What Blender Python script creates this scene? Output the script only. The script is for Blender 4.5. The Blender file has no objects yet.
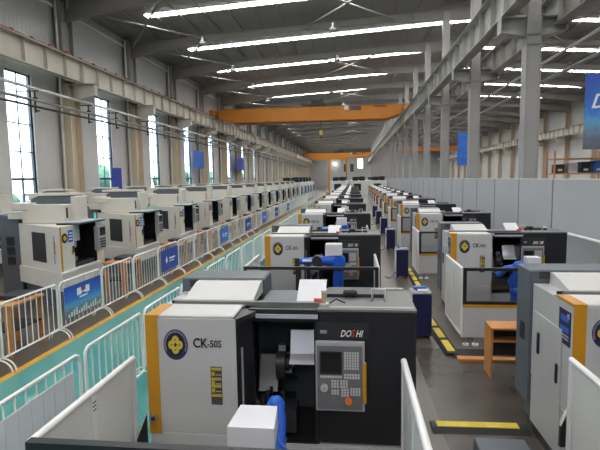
import bpy, math, random
from mathutils import Vector, Matrix, Euler
random.seed(7)
S = bpy.context.scene
COL = S.collection
R = math.radians

# ------------------------------------------------------------------ materials
def mat(name, col, rough=.5, metal=0., noise=0., nscale=6., bump=0., emit=None, spec=.5):
    m = bpy.data.materials.new(name); m.use_nodes = True
    nt = m.node_tree; b = nt.nodes['Principled BSDF']
    b.inputs['Roughness'].default_value = rough
    b.inputs['Metallic'].default_value = metal
    b.inputs['Specular IOR Level'].default_value = spec
    c = (*col, 1)
    b.inputs['Base Color'].default_value = c
    if noise or bump:
        tc = nt.nodes.new('ShaderNodeTexCoord'); n = nt.nodes.new('ShaderNodeTexNoise')
        n.inputs['Scale'].default_value = nscale; n.inputs['Detail'].default_value = 6
        nt.links.new(tc.outputs['Object'], n.inputs['Vector'])
        if noise:
            r = nt.nodes.new('ShaderNodeValToRGB')
            r.color_ramp.elements[0].position = .3; r.color_ramp.elements[1].position = .7
            r.color_ramp.elements[0].color = tuple(max(0, x*(1-noise)) for x in col)+(1,)
            r.color_ramp.elements[1].color = tuple(min(1, x*(1+noise)) for x in col)+(1,)
            nt.links.new(n.outputs['Fac'], r.inputs['Fac']); nt.links.new(r.outputs['Color'], b.inputs['Base Color'])
        if bump:
            bp = nt.nodes.new('ShaderNodeBump'); bp.inputs['Strength'].default_value = bump
            nt.links.new(n.outputs['Fac'], bp.inputs['Height']); nt.links.new(bp.outputs['Normal'], b.inputs['Normal'])
    if emit:
        b.inputs['Emission Color'].default_value = (*emit[0], 1); b.inputs['Emission Strength'].default_value = emit[1]
    return m

def ribbed(name, col, axis, period, rough=.45, depth=.5):
    """profiled sheet: ribs along one axis come from a wave bump"""
    m = mat(name, col, rough, .0, .05, .5); nt = m.node_tree; b = nt.nodes['Principled BSDF']
    tc = nt.nodes.new('ShaderNodeTexCoord'); w = nt.nodes.new('ShaderNodeTexWave')
    w.wave_type = 'BANDS'; w.bands_direction = axis; w.inputs['Scale'].default_value = .314/period
    bp = nt.nodes.new('ShaderNodeBump'); bp.inputs['Strength'].default_value = depth; bp.inputs['Distance'].default_value = .03
    nt.links.new(tc.outputs['Object'], w.inputs['Vector']); nt.links.new(w.outputs['Fac'], bp.inputs['Height'])
    nt.links.new(bp.outputs['Normal'], b.inputs['Normal'])
    return m

def glass(name, tint=(1, 1, 1), refl=.12):
    m = bpy.data.materials.new(name); m.use_nodes = True; nt = m.node_tree; nt.nodes.clear()
    o = nt.nodes.new('ShaderNodeOutputMaterial'); mx = nt.nodes.new('ShaderNodeMixShader')
    t = nt.nodes.new('ShaderNodeBsdfTransparent'); g = nt.nodes.new('ShaderNodeBsdfGlossy'); f = nt.nodes.new('ShaderNodeMath'); lw = nt.nodes.new('ShaderNodeLayerWeight')
    n = nt.nodes.new('ShaderNodeTexNoise'); r = nt.nodes.new('ShaderNodeMapRange')
    n.inputs['Scale'].default_value = 2
    r.inputs['To Min'].default_value = .03; r.inputs['To Max'].default_value = .06
    nt.links.new(n.outputs['Fac'], r.inputs['Value']); nt.links.new(r.outputs['Result'], g.inputs['Roughness'])
    t.inputs['Color'].default_value = (*tint, 1); f.operation = 'MULTIPLY_ADD'; f.inputs[1].default_value = .12; f.inputs[2].default_value = .02; nt.links.new(lw.outputs['Facing'], f.inputs[0])
    nt.links.new(f.outputs[0], mx.inputs[0]); nt.links.new(t.outputs[0], mx.inputs[1]); nt.links.new(g.outputs[0], mx.inputs[2])
    nt.links.new(mx.outputs[0], o.inputs[0])
    return m

M = {}
M['white'] = mat('cool_white_paint', (.50, .50, .50), .38, 0, .03, 3)
M['cover'] = mat('light_cover_paint', (.58, .575, .56), .4, 0, .03, 3)
M['cream'] = mat('cream_white_paint', (.66, .63, .56), .4, 0, .03, 3)
M['grey'] = mat('slate_grey_paint', (.10, .115, .135), .45, 0, .08, 5)
M['midgrey'] = mat('mid_grey_paint', (.30, .31, .32), .45, 0, .05, 5)
M['topgrey'] = mat('brushed_top_paint', (.16, .163, .16), .5, 0, .05, 5)
M['black'] = mat('black_paint', (.012, .013, .016), .42, 0, .1, 5)
M['dark'] = mat('dark_steel', (.035, .037, .042), .4, .3, .1, 8)
M['steel'] = mat('machined_steel', (.5, .52, .56), .3, .9, .08, 12)
M['plate'] = mat('bright_sheet_metal', (.62, .65, .74), .35, .5, .05, 4)
M['paper'] = mat('white_sheet', (.68, .68, .72), .5, 0, .02, 4)
M['orange'] = mat('amber_stripe_paint', (.58, .265, .012), .4, 0, .04, 4)
M['estop'] = mat('orange_button', (.8, .2, .03), .4, 0, .04, 4)
M['navy'] = mat('navy_enamel', (.008, .009, .055), .4, 0, .1, 5)
M['blue'] = mat('robot_blue_paint', (.012, .10, .55), .35, 0, .06, 5)
M['gold'] = mat('gold_print', (.62, .48, .06), .45, 0, .06, 9)
M['ring'] = mat('emblem_navy', (.022, .022, .09), .45, 0, .06, 9)
M['mutedtext'] = mat('emblem_text_grey', (.42, .42, .5), .5, 0, .05, 9)
M['letter'] = mat('black_lettering', (.012, .012, .014), .5, 0, .05, 9)
M['wletter'] = mat('white_lettering', (.85, .85, .85), .5, 0, .03, 9)
M['red'] = mat('red_paint', (.55, .03, .02), .45, 0, .06, 5)
M['sticker'] = mat('dark_brown_sticker', (.07, .055, .06), .5, 0, .1, 9)
M['stickery'] = mat('yellow_sticker', (.50, .38, .03), .5, 0, .1, 9)
M['panelgrey'] = mat('control_face_grey', (.36, .37, .38), .45, 0, .04, 5)
M['panelin'] = mat('control_inner_grey', (.15, .155, .165), .45, 0, .04, 5)
M['screen'] = mat('dark_screen', (.012, .014, .017), .12, 0, .05, 3)
M['key'] = mat('pale_keys', (.55, .55, .53), .5, 0, .05, 30)
M['brass'] = mat('beige_lamp_tube', (.50, .36, .20), .4, 0, .1, 9)
M['fence'] = mat('white_tube_paint', (.80, .80, .79), .35, 0, .02, 5)
M['sheet'] = mat('pale_sheet_panel', (.68, .69, .67), .5, 0, .05, 2)
M['lilac'] = mat('pale_lilac_board', (.68, .67, .70), .55, 0, .04, 2)
M['wood'] = mat('orange_beech_board', (.55, .24, .075), .5, 0, .12, 8)
M['bannerblue'] = mat('royal_blue_banner', (.02, .05, .36), .5, 0, .15, 2)
M['skyblue'] = mat('sky_blue_banner', (.03, .16, .62), .5, 0, .25, 3)
M['yellow'] = mat('yellow_floor_line', (.62, .33, .02), .5, 0, .12, 4)
M['hazard'] = mat('yellow_rubber', (.66, .50, .03), .5, 0, .1, 9)
M['rubber'] = mat('black_rubber', (.014, .014, .015), .6, 0, .2, 9)
M['wallgrey'] = ribbed('pale_grey_wall_sheet', (.60, .59, .58), 'Y', .30, .42, .25)
M['wallup'] = ribbed('ribbed_upper_wall_sheet', (.50, .51, .51), 'Y', .28, .35, .45)
M['roof'] = ribbed('grey_roof_sheet', (.225, .22, .215), 'Y', .30, .5, .5)
M['frame'] = mat('grey_steel_frame', (.30, .29, .275), .5, 0, .06, 2)
M['rafter'] = mat('brown_grey_rafter', (.27, .255, .235), .5, 0, .06, 2)
M['colcream'] = mat('cream_column_paint', (.60, .51, .38), .5, 0, .05, 2)
M['colgrey'] = mat('grey_column_paint', (.33, .325, .32), .5, 0, .05, 1.5)
M['girder'] = mat('beige_girder_paint', (.52, .48, .42), .5, 0, .08, 1.2)
M['girderg'] = mat('grey_girder_paint', (.42, .41, .39), .5, 0, .08, 1.2)
M['railred'] = mat('rust_red_rail', (.25, .055, .03), .5, 0, .15, 3)
M['crane'] = mat('crane_orange_paint', (.50, .18, .012), .45, 0, .06, 1)
M['sky'] = mat('skylight_panel', (.9, .9, .9), .5, 0, .02, 2, emit=((1, .99, .97), 12.5))
M['lamp'] = mat('lamp_glow', (.9, .9, .9), .5, 0, .02, 2, emit=((1, .97, .9), 6))
M['teal_led'] = mat('green_beacon', (.1, .6, .5), .4, 0, .05, 9, emit=((.1, .7, .5), .12))
M['winframe'] = mat('dark_window_frame', (.06, .07, .085), .4, 0, .05, 3)
M['partition'] = mat('grey_partition_board', (.47, .48, .495), .5, 0, .035, .6)
M['leaf'] = mat('leaf_green', (.10, .22, .12), .6, 0, .4, 2, bump=.3)
M['bark'] = mat('bark_brown', (.10, .07, .05), .8, 0, .3, 6)
M['earth'] = mat('outdoor_ground', (.16, .20, .12), .9, 0, .3, .5)
M['wallpat'] = M['wallgrey']
M['wglass'] = glass('window_glass', (.93, .97, 1))
M['eglass'] = glass('guard_window', (.84, .86, .86))

def floor_mat():
    m = mat('polished_concrete', (.15, .125, .105), .3, 0); nt = m.node_tree; b = nt.nodes['Principled BSDF']
    tc = nt.nodes.new('ShaderNodeTexCoord')
    n1 = nt.nodes.new('ShaderNodeTexNoise'); n1.inputs['Scale'].default_value = .55; n1.inputs['Detail'].default_value = 8
    n2 = nt.nodes.new('ShaderNodeTexNoise'); n2.inputs['Scale'].default_value = 7; n2.inputs['Detail'].default_value = 6
    for n in (n1, n2): nt.links.new(tc.outputs['Object'], n.inputs['Vector'])
    mix = nt.nodes.new('ShaderNodeMix'); mix.inputs[0].default_value = .2
    nt.links.new(n1.outputs['Fac'], mix.inputs[2]); nt.links.new(n2.outputs['Fac'], mix.inputs[3])
    r = nt.nodes.new('ShaderNodeValToRGB'); r.color_ramp.elements[0].position = .32; r.color_ramp.elements[1].position = .7
    r.color_ramp.elements[0].color = (.090, .076, .063, 1); r.color_ramp.elements[1].color = (.120, .100, .082, 1)
    nt.links.new(mix.outputs[0], r.inputs['Fac']); nt.links.new(r.outputs['Color'], b.inputs['Base Color'])
    mr = nt.nodes.new('ShaderNodeMapRange'); mr.inputs['To Min'].default_value = .27; mr.inputs['To Max'].default_value = .31
    nt.links.new(n2.outputs['Fac'], mr.inputs['Value']); nt.links.new(mr.outputs['Result'], b.inputs['Roughness'])
    return m
M['floor'] = floor_mat()
M['floordark'] = mat('dark_floor_coating', (.070, .059, .050), .24, 0, .25, 1.5)
M['teal'] = mat('teal_floor_coating', (.08, .29, .27), .10, 0, .07, .8)

def banner_mat():
    """printed banner: blue above, pale blue then a grey skyline towards the bottom"""
    m = mat('printed_city_banner', (.03, .12, .5), .45); nt = m.node_tree; b = nt.nodes['Principled BSDF']
    tc = nt.nodes.new('ShaderNodeTexCoord'); sp = nt.nodes.new('ShaderNodeSeparateXYZ')
    nt.links.new(tc.outputs['Generated'], sp.inputs[0])
    r = nt.nodes.new('ShaderNodeValToRGB'); e = r.color_ramp.elements
    e[0].position = 0; e[0].color = (.10, .12, .16, 1); e[1].position = 1; e[1].color = (.02, .06, .42, 1)
    for p, c in ((.22, (.16, .22, .30, 1)), (.36, (.10, .36, .62, 1)), (.55, (.03, .17, .62, 1))):
        k = r.color_ramp.elements.new(p); k.color = c
    n = nt.nodes.new('ShaderNodeTexNoise'); n.inputs['Scale'].default_value = 12
    nt.links.new(tc.outputs['Generated'], n.inputs['Vector'])
    a = nt.nodes.new('ShaderNodeMath'); a.operation = 'MULTIPLY_ADD'; a.inputs[1].default_value = .3
    nt.links.new(n.outputs['Fac'], a.inputs[0]); 
    s = nt.nodes.new('ShaderNodeMath'); s.operation = 'SUBTRACT'; s.inputs[1].default_value = .15
    nt.links.new(sp.outputs['Z'], s.inputs[0]); nt.links.new(s.outputs[0], a.inputs[2])
    nt.links.new(a.outputs[0], r.inputs['Fac']); nt.links.new(r.outputs['Color'], b.inputs['Base Color'])
    return m
M['city'] = banner_mat()

# ------------------------------------------------------------------ mesh builder
class MB:
    def __init__(s): s.v = []; s.f = []; s.m = []; s.mats = []; s.sm = []
    def mi(s, m):
        if m not in s.mats: s.mats.append(m)
        return s.mats.index(m)
    def add(s, vs, fs, m, smooth=False):
        o = len(s.v); s.v += [tuple(v) for v in vs]; k = s.mi(m)
        for f in fs: s.f.append([i+o for i in f]); s.m.append(k); s.sm.append(smooth)
    def box(s, a, b, m, bev=0):
        x0, y0, z0 = [min(a[i], b[i]) for i in range(3)]; x1, y1, z1 = [max(a[i], b[i]) for i in range(3)]
        if bev:
            # chamfered box: three nested rings of a box
            e = min(bev, (x1-x0)*.45, (y1-y0)*.45, (z1-z0)*.45)
            def ring(i, z): return [(x0+i, y0+e, z), (x0+e, y0+i, z), (x1-e, y0+i, z), (x1-i, y0+e, z), (x1-i, y1-e, z), (x1-e, y1-i, z), (x0+e, y1-i, z), (x0+i, y1-e, z)]
            rs = [ring(e, z0), ring(0, z0+e), ring(0, z1-e), ring(e, z1)]
            vs = sum(rs, []); fs = [list(range(7, -1, -1)), [24+i for i in range(8)]]
            for k in range(3):
                for i in range(8): j = (i+1) % 8; fs.append([k*8+i, k*8+j, k*8+8+j, k*8+8+i])
            s.add(vs, fs, m); return s
        vs = [(x, y, z) for z in (z0, z1) for y in (y0, y1) for x in (x0, x1)]
        s.add(vs, [(0, 2, 3, 1), (4, 5, 7, 6), (0, 1, 5, 4), (2, 6, 7, 3), (0, 4, 6, 2), (1, 3, 7, 5)], m); return s
    def prism(s, pts, a, b, m, axis='z'):
        """polygon pts (2D) extruded from a to b along axis"""
        def P(p, t): return {'z': (p[0], p[1], t), 'y': (p[0], t, p[1]), 'x': (t, p[0], p[1])}[axis]
        n = len(pts); vs = [P(p, a) for p in pts]+[P(p, b) for p in pts]
        fs = [list(range(n-1, -1, -1)), list(range(n, 2*n))]+[[i, (i+1) % n, n+(i+1) % n, n+i] for i in range(n)]
        s.add(vs, fs, m); return s
    def cyl(s, p, q, r, m, n=12, r2=None, caps=True):
        p = Vector(p); q = Vector(q); d = (q-p).normalized(); r2 = r if r2 is None else r2
        u = d.orthogonal().normalized(); w = d.cross(u)
        vs = [p+(u*math.cos(2*math.pi*i/n)+w*math.sin(2*math.pi*i/n))*r for i in range(n)]
        vs += [q+(u*math.cos(2*math.pi*i/n)+w*math.sin(2*math.pi*i/n))*r2 for i in range(n)]
        s.add(vs, [[i, (i+1) % n, n+(i+1) % n, n+i] for i in range(n)], m, True)
        if caps:
            s.add(vs[:n], [list(range(n-1, -1, -1))], m); s.add(vs[n:], [list(range(n))], m)
        return s
    def tube(s, pts, r, m, n=8):
        P = [Vector(p) for p in pts]; vs = []; N = len(P)
        ref = None
        for i, p in enumerate(P):
            d = (P[min(i+1, N-1)]-P[max(i-1, 0)]).normalized()
            u = d.orthogonal().normalized() if ref is None else (ref-d*ref.dot(d)).normalized()
            ref = u; w = d.cross(u)
            vs += [p+(u*math.cos(2*math.pi*k/n)+w*math.sin(2*math.pi*k/n))*r for k in range(n)]
        fs = []
        for i in range(N-1):
            for k in range(n): j = (k+1) % n; fs.append([i*n+k, i*n+j, i*n+n+j, i*n+n+k])
        s.add(vs, fs, m, True); s.add(vs[:n], [list(range(n-1, -1, -1))], m); s.add(vs[-n:], [list(range(n))], m)
        return s
    def sphere(s, c, r, m, seg=14, rings=8, sq=(1, 1, 1), jit=0):
        vs = []; rnd = random.Random(int(c[0]*91+c[1]*37))
        for i in range(rings+1):
            t = math.pi*i/rings
            for j in range(seg):
                a = 2*math.pi*j/seg; k = 1+jit*(rnd.random()-.5)
                vs.append((c[0]+r*k*sq[0]*math.sin(t)*math.cos(a), c[1]+r*k*sq[1]*math.sin(t)*math.sin(a), c[2]+r*k*sq[2]*math.cos(t)))
        fs = [[i*seg+j, (i+1)*seg+j, (i+1)*seg+(j+1) % seg, i*seg+(j+1) % seg] for i in range(rings) for j in range(seg)]
        s.add(vs, fs, m, True); return s
    def text(s, txt, size, m, T, depth=.002, shear=0, align='LEFT', sx=1):
        c = bpy.data.curves.new('lettering', 'FONT'); c.body = txt; c.size = size; c.extrude = depth; c.shear = shear; c.align_x = align
        c.offset = size*.012; c.resolution_u = 3
        o = bpy.data.objects.new('lettering', c); COL.objects.link(o)
        dg = bpy.context.evaluated_depsgraph_get(); me = bpy.data.meshes.new_from_object(o.evaluated_get(dg))
        vs = [T @ Vector((v.co.x*sx, v.co.y, v.co.z)) for v in me.vertices]
        s.add(vs, [list(p.vertices) for p in me.polygons], m)
        bpy.data.objects.remove(o); bpy.data.curves.remove(c); bpy.data.meshes.remove(me); return s
    def build(s, name, parent=None, loc=None):
        me = bpy.data.meshes.new(name); me.from_pydata(s.v, [], s.f)
        for m in s.mats: me.materials.append(M[m])
        me.polygons.foreach_set('material_index', s.m); me.polygons.foreach_set('use_smooth', s.sm); me.update()
        o = bpy.data.objects.new(name, me); COL.objects.link(o)
        if parent: o.parent = parent
        if loc: o.location = loc
        return o

FRONT = Matrix(((1, 0, 0), (0, 0, -1), (0, 1, 0))).to_4x4()   # text plane facing -y, reading along +x
def at_front(x, y, z): return Matrix.Translation((x, y, z)) @ FRONT
SIDE = Matrix(((0, 0, 1), (1, 0, 0), (0, 1, 0))).to_4x4()     # text plane facing +x, reading along +y
def at_side(x, y, z): return Matrix.Translation((x, y, z)) @ SIDE
SIDEN = Matrix(((0, 0, -1), (-1, 0, 0), (0, 1, 0))).to_4x4()  # text plane facing -x
def at_siden(x, y, z): return Matrix.Translation((x, y, z)) @ SIDEN

def tag(o, label=None, cat=None, group=None, kind=None):
    for k, v in (('label', label), ('category', cat), ('group', group), ('kind', kind)):
        if v: o[k] = v
    return o
def empty(name, loc=(0, 0, 0)):
    o = bpy.data.objects.new(name, None); COL.objects.link(o); o.location = loc; o.empty_display_size = .2; return o
def kids(o): return [c for c in bpy.data.objects if c.parent == o]
KID = {}
def tree_of(o):
    if o.name not in KID: KID[o.name] = [(c, tree_of(c)) for c in kids(o)]
    return KID[o.name]
def copy_tree(o, parent=None, skip=(), tree=None):
    tree = tree_of(o) if tree is None else tree
    c = o.copy(); COL.objects.link(c); c.parent = parent
    for ch, sub in tree:
        if ch.name.split('.')[0] in skip: continue
        copy_tree(ch, c, skip, sub)
    return c
ORD = 'first second third fourth fifth sixth seventh eighth ninth tenth eleventh twelfth thirteenth fourteenth fifteenth sixteenth seventeenth eighteenth nineteenth twentieth twenty-first twenty-second twenty-third twenty-fourth twenty-fifth twenty-sixth twenty-seventh twenty-eighth twenty-ninth thirtieth thirty-first thirty-second thirty-third thirty-fourth'.split()
def struct(o): o['kind'] = 'structure'; return o

# ------------------------------------------------------------------ hall dimensions
XW, XR, XC = -15.27, 29.0, 5.79            # left wall, far right wall, middle column line
Y0, Y1 = -32.0, 166.0
BAY = 7.5
FR = [24.4+BAY*k for k in range(-7, 19)]   # frames
WN = [20.96+BAY*k for k in range(-6, 19)]  # windows
EAVE, RIDGE, XRG = 12.4, 13.75, 9.2
def roofz(x): return EAVE+(RIDGE-EAVE)*((x-XW)/(XRG-XW) if x < XRG else (XR-x)/(XR-XRG))

# floor
struct(MB().box((XW-.3, Y0, -.3), (XR+.3, Y1, 0), 'floor').build('floor'))
struct(MB().box((-5.13, Y0, 0), (-2.2, 120, .004), 'teal').build('floor_teal_walkway'))
struct(MB().box((-5.26, Y0, 0), (-5.13, 120, .005), 'yellow').build('floor_yellow_line'))
struct(MB().box((1.0, Y0, 0), (5.4, 8.1, .003), 'floordark').build('floor_dark_coating'))
# outdoor ground
struct(MB().box((-90, -40, -.6), (XW-.35, 220, -.35), 'earth').build('ground_outdoor'))

# left wall with window openings
WW, WB, WT = 1.75, 1.92, 7.98
b = MB(); T = .25
ys = Y0
for y in WN:
    b.box((XW-T, ys, 0), (XW, y-WW/2, 8.6), 'wallgrey'); b.box((XW-T, y-WW/2, 0), (XW, y+WW/2, WB), 'wallgrey'); b.box((XW-T, y-WW/2, WT), (XW, y+WW/2, 8.6), 'wallgrey')
    ys = y+WW/2
b.box((XW-T, ys, 0), (XW, Y1, 8.6), 'wallgrey'); b.box((XW-T, Y0, 8.6), (XW, Y1, EAVE+.1), 'wallup')
struct(b.build('wall_left'))
def make_window():
    root = empty('window_1'); f = MB()
    x0, x1 = -.16, -.06; h = WT-WB
    for y in (-WW/2, WW/2-.07): f.box((x0, y, 0), (x1, y+.07, h), 'winframe')
    for z, t in ((0, .09), (1.1, .12), (2.4, .055), (3.7, .055), (4.9, .055), (h-.07, .07)): f.box((x0, -WW/2+.07, z), (x1, WW/2-.07, z+t), 'winframe')
    f.box((x0+.002, -.03, .09), (x1-.002, .03, 1.1), 'winframe'); f.box((x0+.02, -.018, 1.22), (x1-.02, .018, h-.07), 'winframe')
    f.box((x1, -WW/2, 0), (.02, -WW/2-.05, h), 'fence'); f.box((x1, WW/2, 0), (.02, WW/2+.05, h), 'fence')
    f.build('window_frame', root)
    MB().box((-.115, -WW/2+.06, .05), (-.107, WW/2-.06, h-.04), 'wglass').build('window_glass', root)
    root['kind'] = 'structure'; return root
w0 = make_window()
for i, y in enumerate(WN):
    o = w0 if i == 0 else copy_tree(w0); o.location = (XW, y, WB); o.name = 'window_%d' % (i+1)

# right wall of the second hall, end wall, wall behind the camera
struct(MB().box((XR, Y0, 0), (XR+.25, Y1, 7.4), 'wallgrey').box((XR, Y0, 7.4), (XR+.25, Y1, EAVE+.1), 'wallup').build('wall_right'))
b = MB(); prof = [(XW, 0), (XR, 0), (XR, EAVE), (XRG, RIDGE), (XW, EAVE)]
b.prism(prof, Y1, Y1+.25, 'wallup', 'y'); struct(b.build('wall_far_end'))
b = MB(); b.prism(prof, Y0-.25, Y0, 'wallup', 'y'); struct(b.build('wall_behind'))
# roof
b = MB()
b.prism([(XW-.3, EAVE-.03), (XRG, RIDGE), (XRG, RIDGE+.2), (XW-.3, EAVE+.17)], Y0, Y1, 'roof', 'y')
b.prism([(XRG, RIDGE), (XR+.3, EAVE-.03), (XR+.3, EAVE+.17), (XRG, RIDGE+.2)], Y0, Y1, 'roof', 'y')
struct(b.build('ceiling'))
# translucent roof lights, one strip per bay and slope
def slab(x0, x1, dz0, dz1, y0, y1, m):
    q = MB(); q.prism([(x0, roofz(x0)-dz1), (x1, roofz(x1)-dz1), (x1, roofz(x1)-dz0), (x0, roofz(x0)-dz0)], y0, y1, m, 'y')
    x = x0+1.42
    while x < x1-.3: q.box((x-.03, y0-.02, roofz(x)-dz1-.06), (x+.03, y1+.02, roofz(x)-dz1), 'rafter'); x += 1.42
    return q
sa = slab(-12.1, 8.9, -.02, .03, -.27, .27, 'sky').build('ceiling_skylight'); sb = slab(9.5, 26, -.02, .03, -.27, .27, 'sky').build('ceiling_skylight')
first = True
for y in [20.65+BAY*k for k in range(-6, 19)]:
    for o in (sa, sb):
        c = o if first else o.copy()
        if not first: COL.objects.link(c)
        c.location.y = y; c['kind'] = 'structure'
    if first: first = False
# frames: rafters with haunches
def make_rafter(x0, x1):
    q = MB(); n = 14; top = []; bot = []
    for i in range(n+1):
        x = x0+(x1-x0)*i/n; t = i/n; d = .42+.55*max(0, 1-t/.28)+.38*max(0, (t-.74)/.26)
        top.append((x, roofz(x)-.24)); bot.append((x, roofz(x)-.24-d))
    q.prism(top+bot[::-1], -.008, .008, 'rafter', 'y')
    for i in range(n):
        q.prism([top[i], top[i+1], (top[i+1][0], top[i+1][1]-.02), (top[i][0], top[i][1]-.02)], -.13, .13, 'rafter', 'y')
        q.prism([bot[i], bot[i+1], (bot[i+1][0], bot[i+1][1]-.02), (bot[i][0], bot[i][1]-.02)], -.13, .13, 'rafter', 'y')
    for i in (3, 6, 9, 12): q.box((top[i][0]-.01, -.12, bot[i][1]), (top[i][0]+.01, .12, top[i][1]), 'rafter')
    return q.build('roof_beam')
ra = make_rafter(XW+.35, XC+1.1); rb = make_rafter(XR-.35, XC+1.1)
for i, y in enumerate(FR):
    for o in (ra, rb):
        c = o if i == 0 else o.copy()
        if i: COL.objects.link(c)
        c.location.y = y; c['kind'] = 'structure'
# purlins along the hall
pu = MB().box((-.03, Y0, -.09), (.03, Y1, 0), 'roof').build('roof_beam_purlin')
xs = [XW+.9+1.42*k for k in range(31)]
for i, x in enumerate(xs):
    c = pu if i == 0 else pu.copy()
    if i: COL.objects.link(c)
    c.location = (x, 0, roofz(x)-.035); c['kind'] = 'structure'
# pale eave trim above the upper wall panels
struct(MB().box((XW+.01, Y0, 11.75), (XW+.14, Y1, 11.9), 'fence').build('trim_1'))
# horizontal wind bracing under the roof, every second bay
def brace(xa, ya, xb, yb):
    q = MB(); q.cyl((xa, ya, roofz(xa)-.55), (xb, yb, roofz(xb)-.55), .055, 'frame', 8); return struct(q.build('roof_beam_brace'))
for k, y in enumerate(FR[5:18]):
    brace(XW+.5, y, -9.6, y+BAY); brace(-9.6, y, XW+.5, y+BAY)
    if k % 2 == 0: brace(-3.2, y, 2.6, y+BAY); brace(2.6, y, -3.2, y+BAY)
    if k % 2: brace(9.5, y, 16, y+BAY); brace(16, y, 9.5, y+BAY)
# high-bay lamps
def make_lamp():
    root = empty('pendant_lamp'); 
    MB().cyl((0, 0, 0), (0, 0, -.9), .012, 'dark', 6).build('cord', root)
    MB().cyl((0, 0, -.9), (0, 0, -1.1), .08, 'midgrey', 12).cyl((0, 0, -1.1), (0, 0, -1.3), .09, 'midgrey', 16, .26, False).build('lamp_shade', root)
    MB().cyl((0, 0, -1.27), (0, 0, -1.25), .22, 'wletter', 16).build('diffuser', root)
    return root
l0 = make_lamp(); n = 0
ROWS = (('left row', -9.2), ('centre row', -1.2), ('second hall', 12.5))
for ri, (rn, x) in enumerate(ROWS):
    for k in range(9):
        o = l0 if n == 0 else copy_tree(l0); n += 1
        o.location = (x, FR[4]+5.2+7.5*k, roofz(x)-.2)
        tag(o, 'grey high-bay lamp, %s from the front above the %s' % (ORD[k], rn), 'lamp', 'high-bay lamps over the %s' % rn)

# columns
def ibeam(q, cx, cy, z0, z1, w, d, t, m, flip=False):
    """H section: flanges face +-x with web along x"""
    q.box((cx-d/2, cy-w/2, z0), (cx-d/2+t, cy+w/2, z1), m); q.box((cx+d/2-t, cy-w/2, z0), (cx+d/2, cy+w/2, z1), m); q.box((cx-d/2+t, cy-t/2, z0), (cx+d/2-t, cy+t/2, z1), m)
q = MB(); 
for z0, z1, xa, xb, m in ((.04, 8, -.3, .3, 'colcream'), (8, EAVE-.2, -.3, .1, 'frame')):
    q.box((xa, -.5, z0), (xb, -.47, z1), m); q.box((xa, .47, z0), (xb, .5, z1), m); q.box(((xa+xb)/2-.015, -.47, z0), ((xa+xb)/2+.015, .47, z1), m)
q.box((-.3, -.5, 7.9), (.3, .5, 7.95), 'girder')
q.prism([(.3, 7.15), (1.5, 7.4), (1.5, 7.95), (.3, 7.95)], -.16, .16, 'girder', 'y'); q.box((.2, -.26, 7.95), (1.55, .26, 8.0), 'girder')
q.box((-.33, -.55, 0), (.36, .55, .04), 'colcream')
q.cyl((-.1, -.62, .01), (-.1, -.62, EAVE-.2), .06, 'sheet', 8)
cl = q.build('column')
q = MB()
q.box((-.23, -.24, 0), (-.20, .24, 8), 'colgrey'); q.box((.20, -.24, 0), (.23, .24, 8), 'colgrey'); q.box((-.20, -.21, 0), (.20, -.18, 8), 'colgrey'); q.box((-.20, .18, 0), (.20, .21, 8), 'colgrey')
q.box((-.45, -.45, 0), (.45, .45, .05), 'colgrey')
for sgn in (-1, 1):
    q.prism([(sgn*.23, 7.38), (sgn*1.0, 7.52), (sgn*1.0, 7.95), (sgn*.23, 7.95)], -.03, .03, 'girderg', 'y'); q.prism([(sgn*.23, 7.36), (sgn*1.02, 7.50), (sgn*1.02, 7.53), (sgn*.23, 7.39)], -.2, .2, 'girderg', 'y'); q.box((sgn*.26, -.24, 7.95), (sgn*1.05, .24, 8.0), 'girderg')
    q.box((sgn*1.0, -.22, 7.5), (sgn*1.03, .22, 7.95), 'colgrey')
for z in (7.1, 7.4): q.box((-.24, -.25, z), (.24, .25, z+.03), 'colgrey')
q.box((-.2, -.22, 8), (.2, .22, roofz(XC)-.5), 'colgrey')
cm = q.build('column')
q = MB(); ibeam(q, 0, 0, 0, EAVE-.2, .5, .6, .03, 'colcream'); q.prism([(-.3, 7.15), (-1.4, 7.4), (-1.4, 7.95), (-.3, 7.95)], -.16, .16, 'girder', 'y')
cr = q.build('column')
for i, y in enumerate(FR):
    for o, x in ((cl, XW+.36), (cm, XC), (cr, XR-.36)):
        c = o if i == 0 else o.copy()
        if i: COL.objects.link(c)
        c.location = (x, y, 0); c['kind'] = 'structure'
# crane runway girders (one long plate girder with stiffeners each) and rails
def girder(x, z0, z1, m, side, name):
    q = MB(); q.box((-.02, Y0, z0), (.02, Y1-.5, z1), m); q.box((-.22, Y0, z0), (.22, Y1-.5, z0+.03), m); q.box((-.28, Y0, z1-.03), (.28, Y1-.5, z1), m)
    y = Y0+.6
    while y < 120: q.box((-.19, y, z0+.03), (.19, y+.025, z1-.03), m); y += 1.5
    o = struct(q.build(name)); o.location.x = x; return o
girder(-14.05, 8.0, 9.08, 'girder', 1, 'runway_beam'); girder(4.98, 8.0, 9.08, 'girderg', -1, 'runway_beam')
girder(6.65, 7.7, 8.7, 'girderg', 1, 'runway_beam'); girder(27.6, 8.0, 9.0, 'girder', -1, 'runway_beam')
for x, m in ((-14.05, 'railred'), (4.98, 'midgrey')):
    q = MB(); q.box((-.05, Y0, 9.08), (.05, Y1-.5, 9.2), m); q.box((-.16, Y0, 9.08), (-.05, Y1-.5, 9.11), m)
    if x < 0:
        q.box((.14, Y0, 9.09), (.22, Y1-.5, 9.16), 'railred')
        y = Y0+.8
        while y < 130: q.box((.1, y, 9.1), (.24, y+.14, 9.22), 'railred'); y += 1.25
    o = struct(q.build('runway_beam_rail')); o.location.x = x
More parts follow.
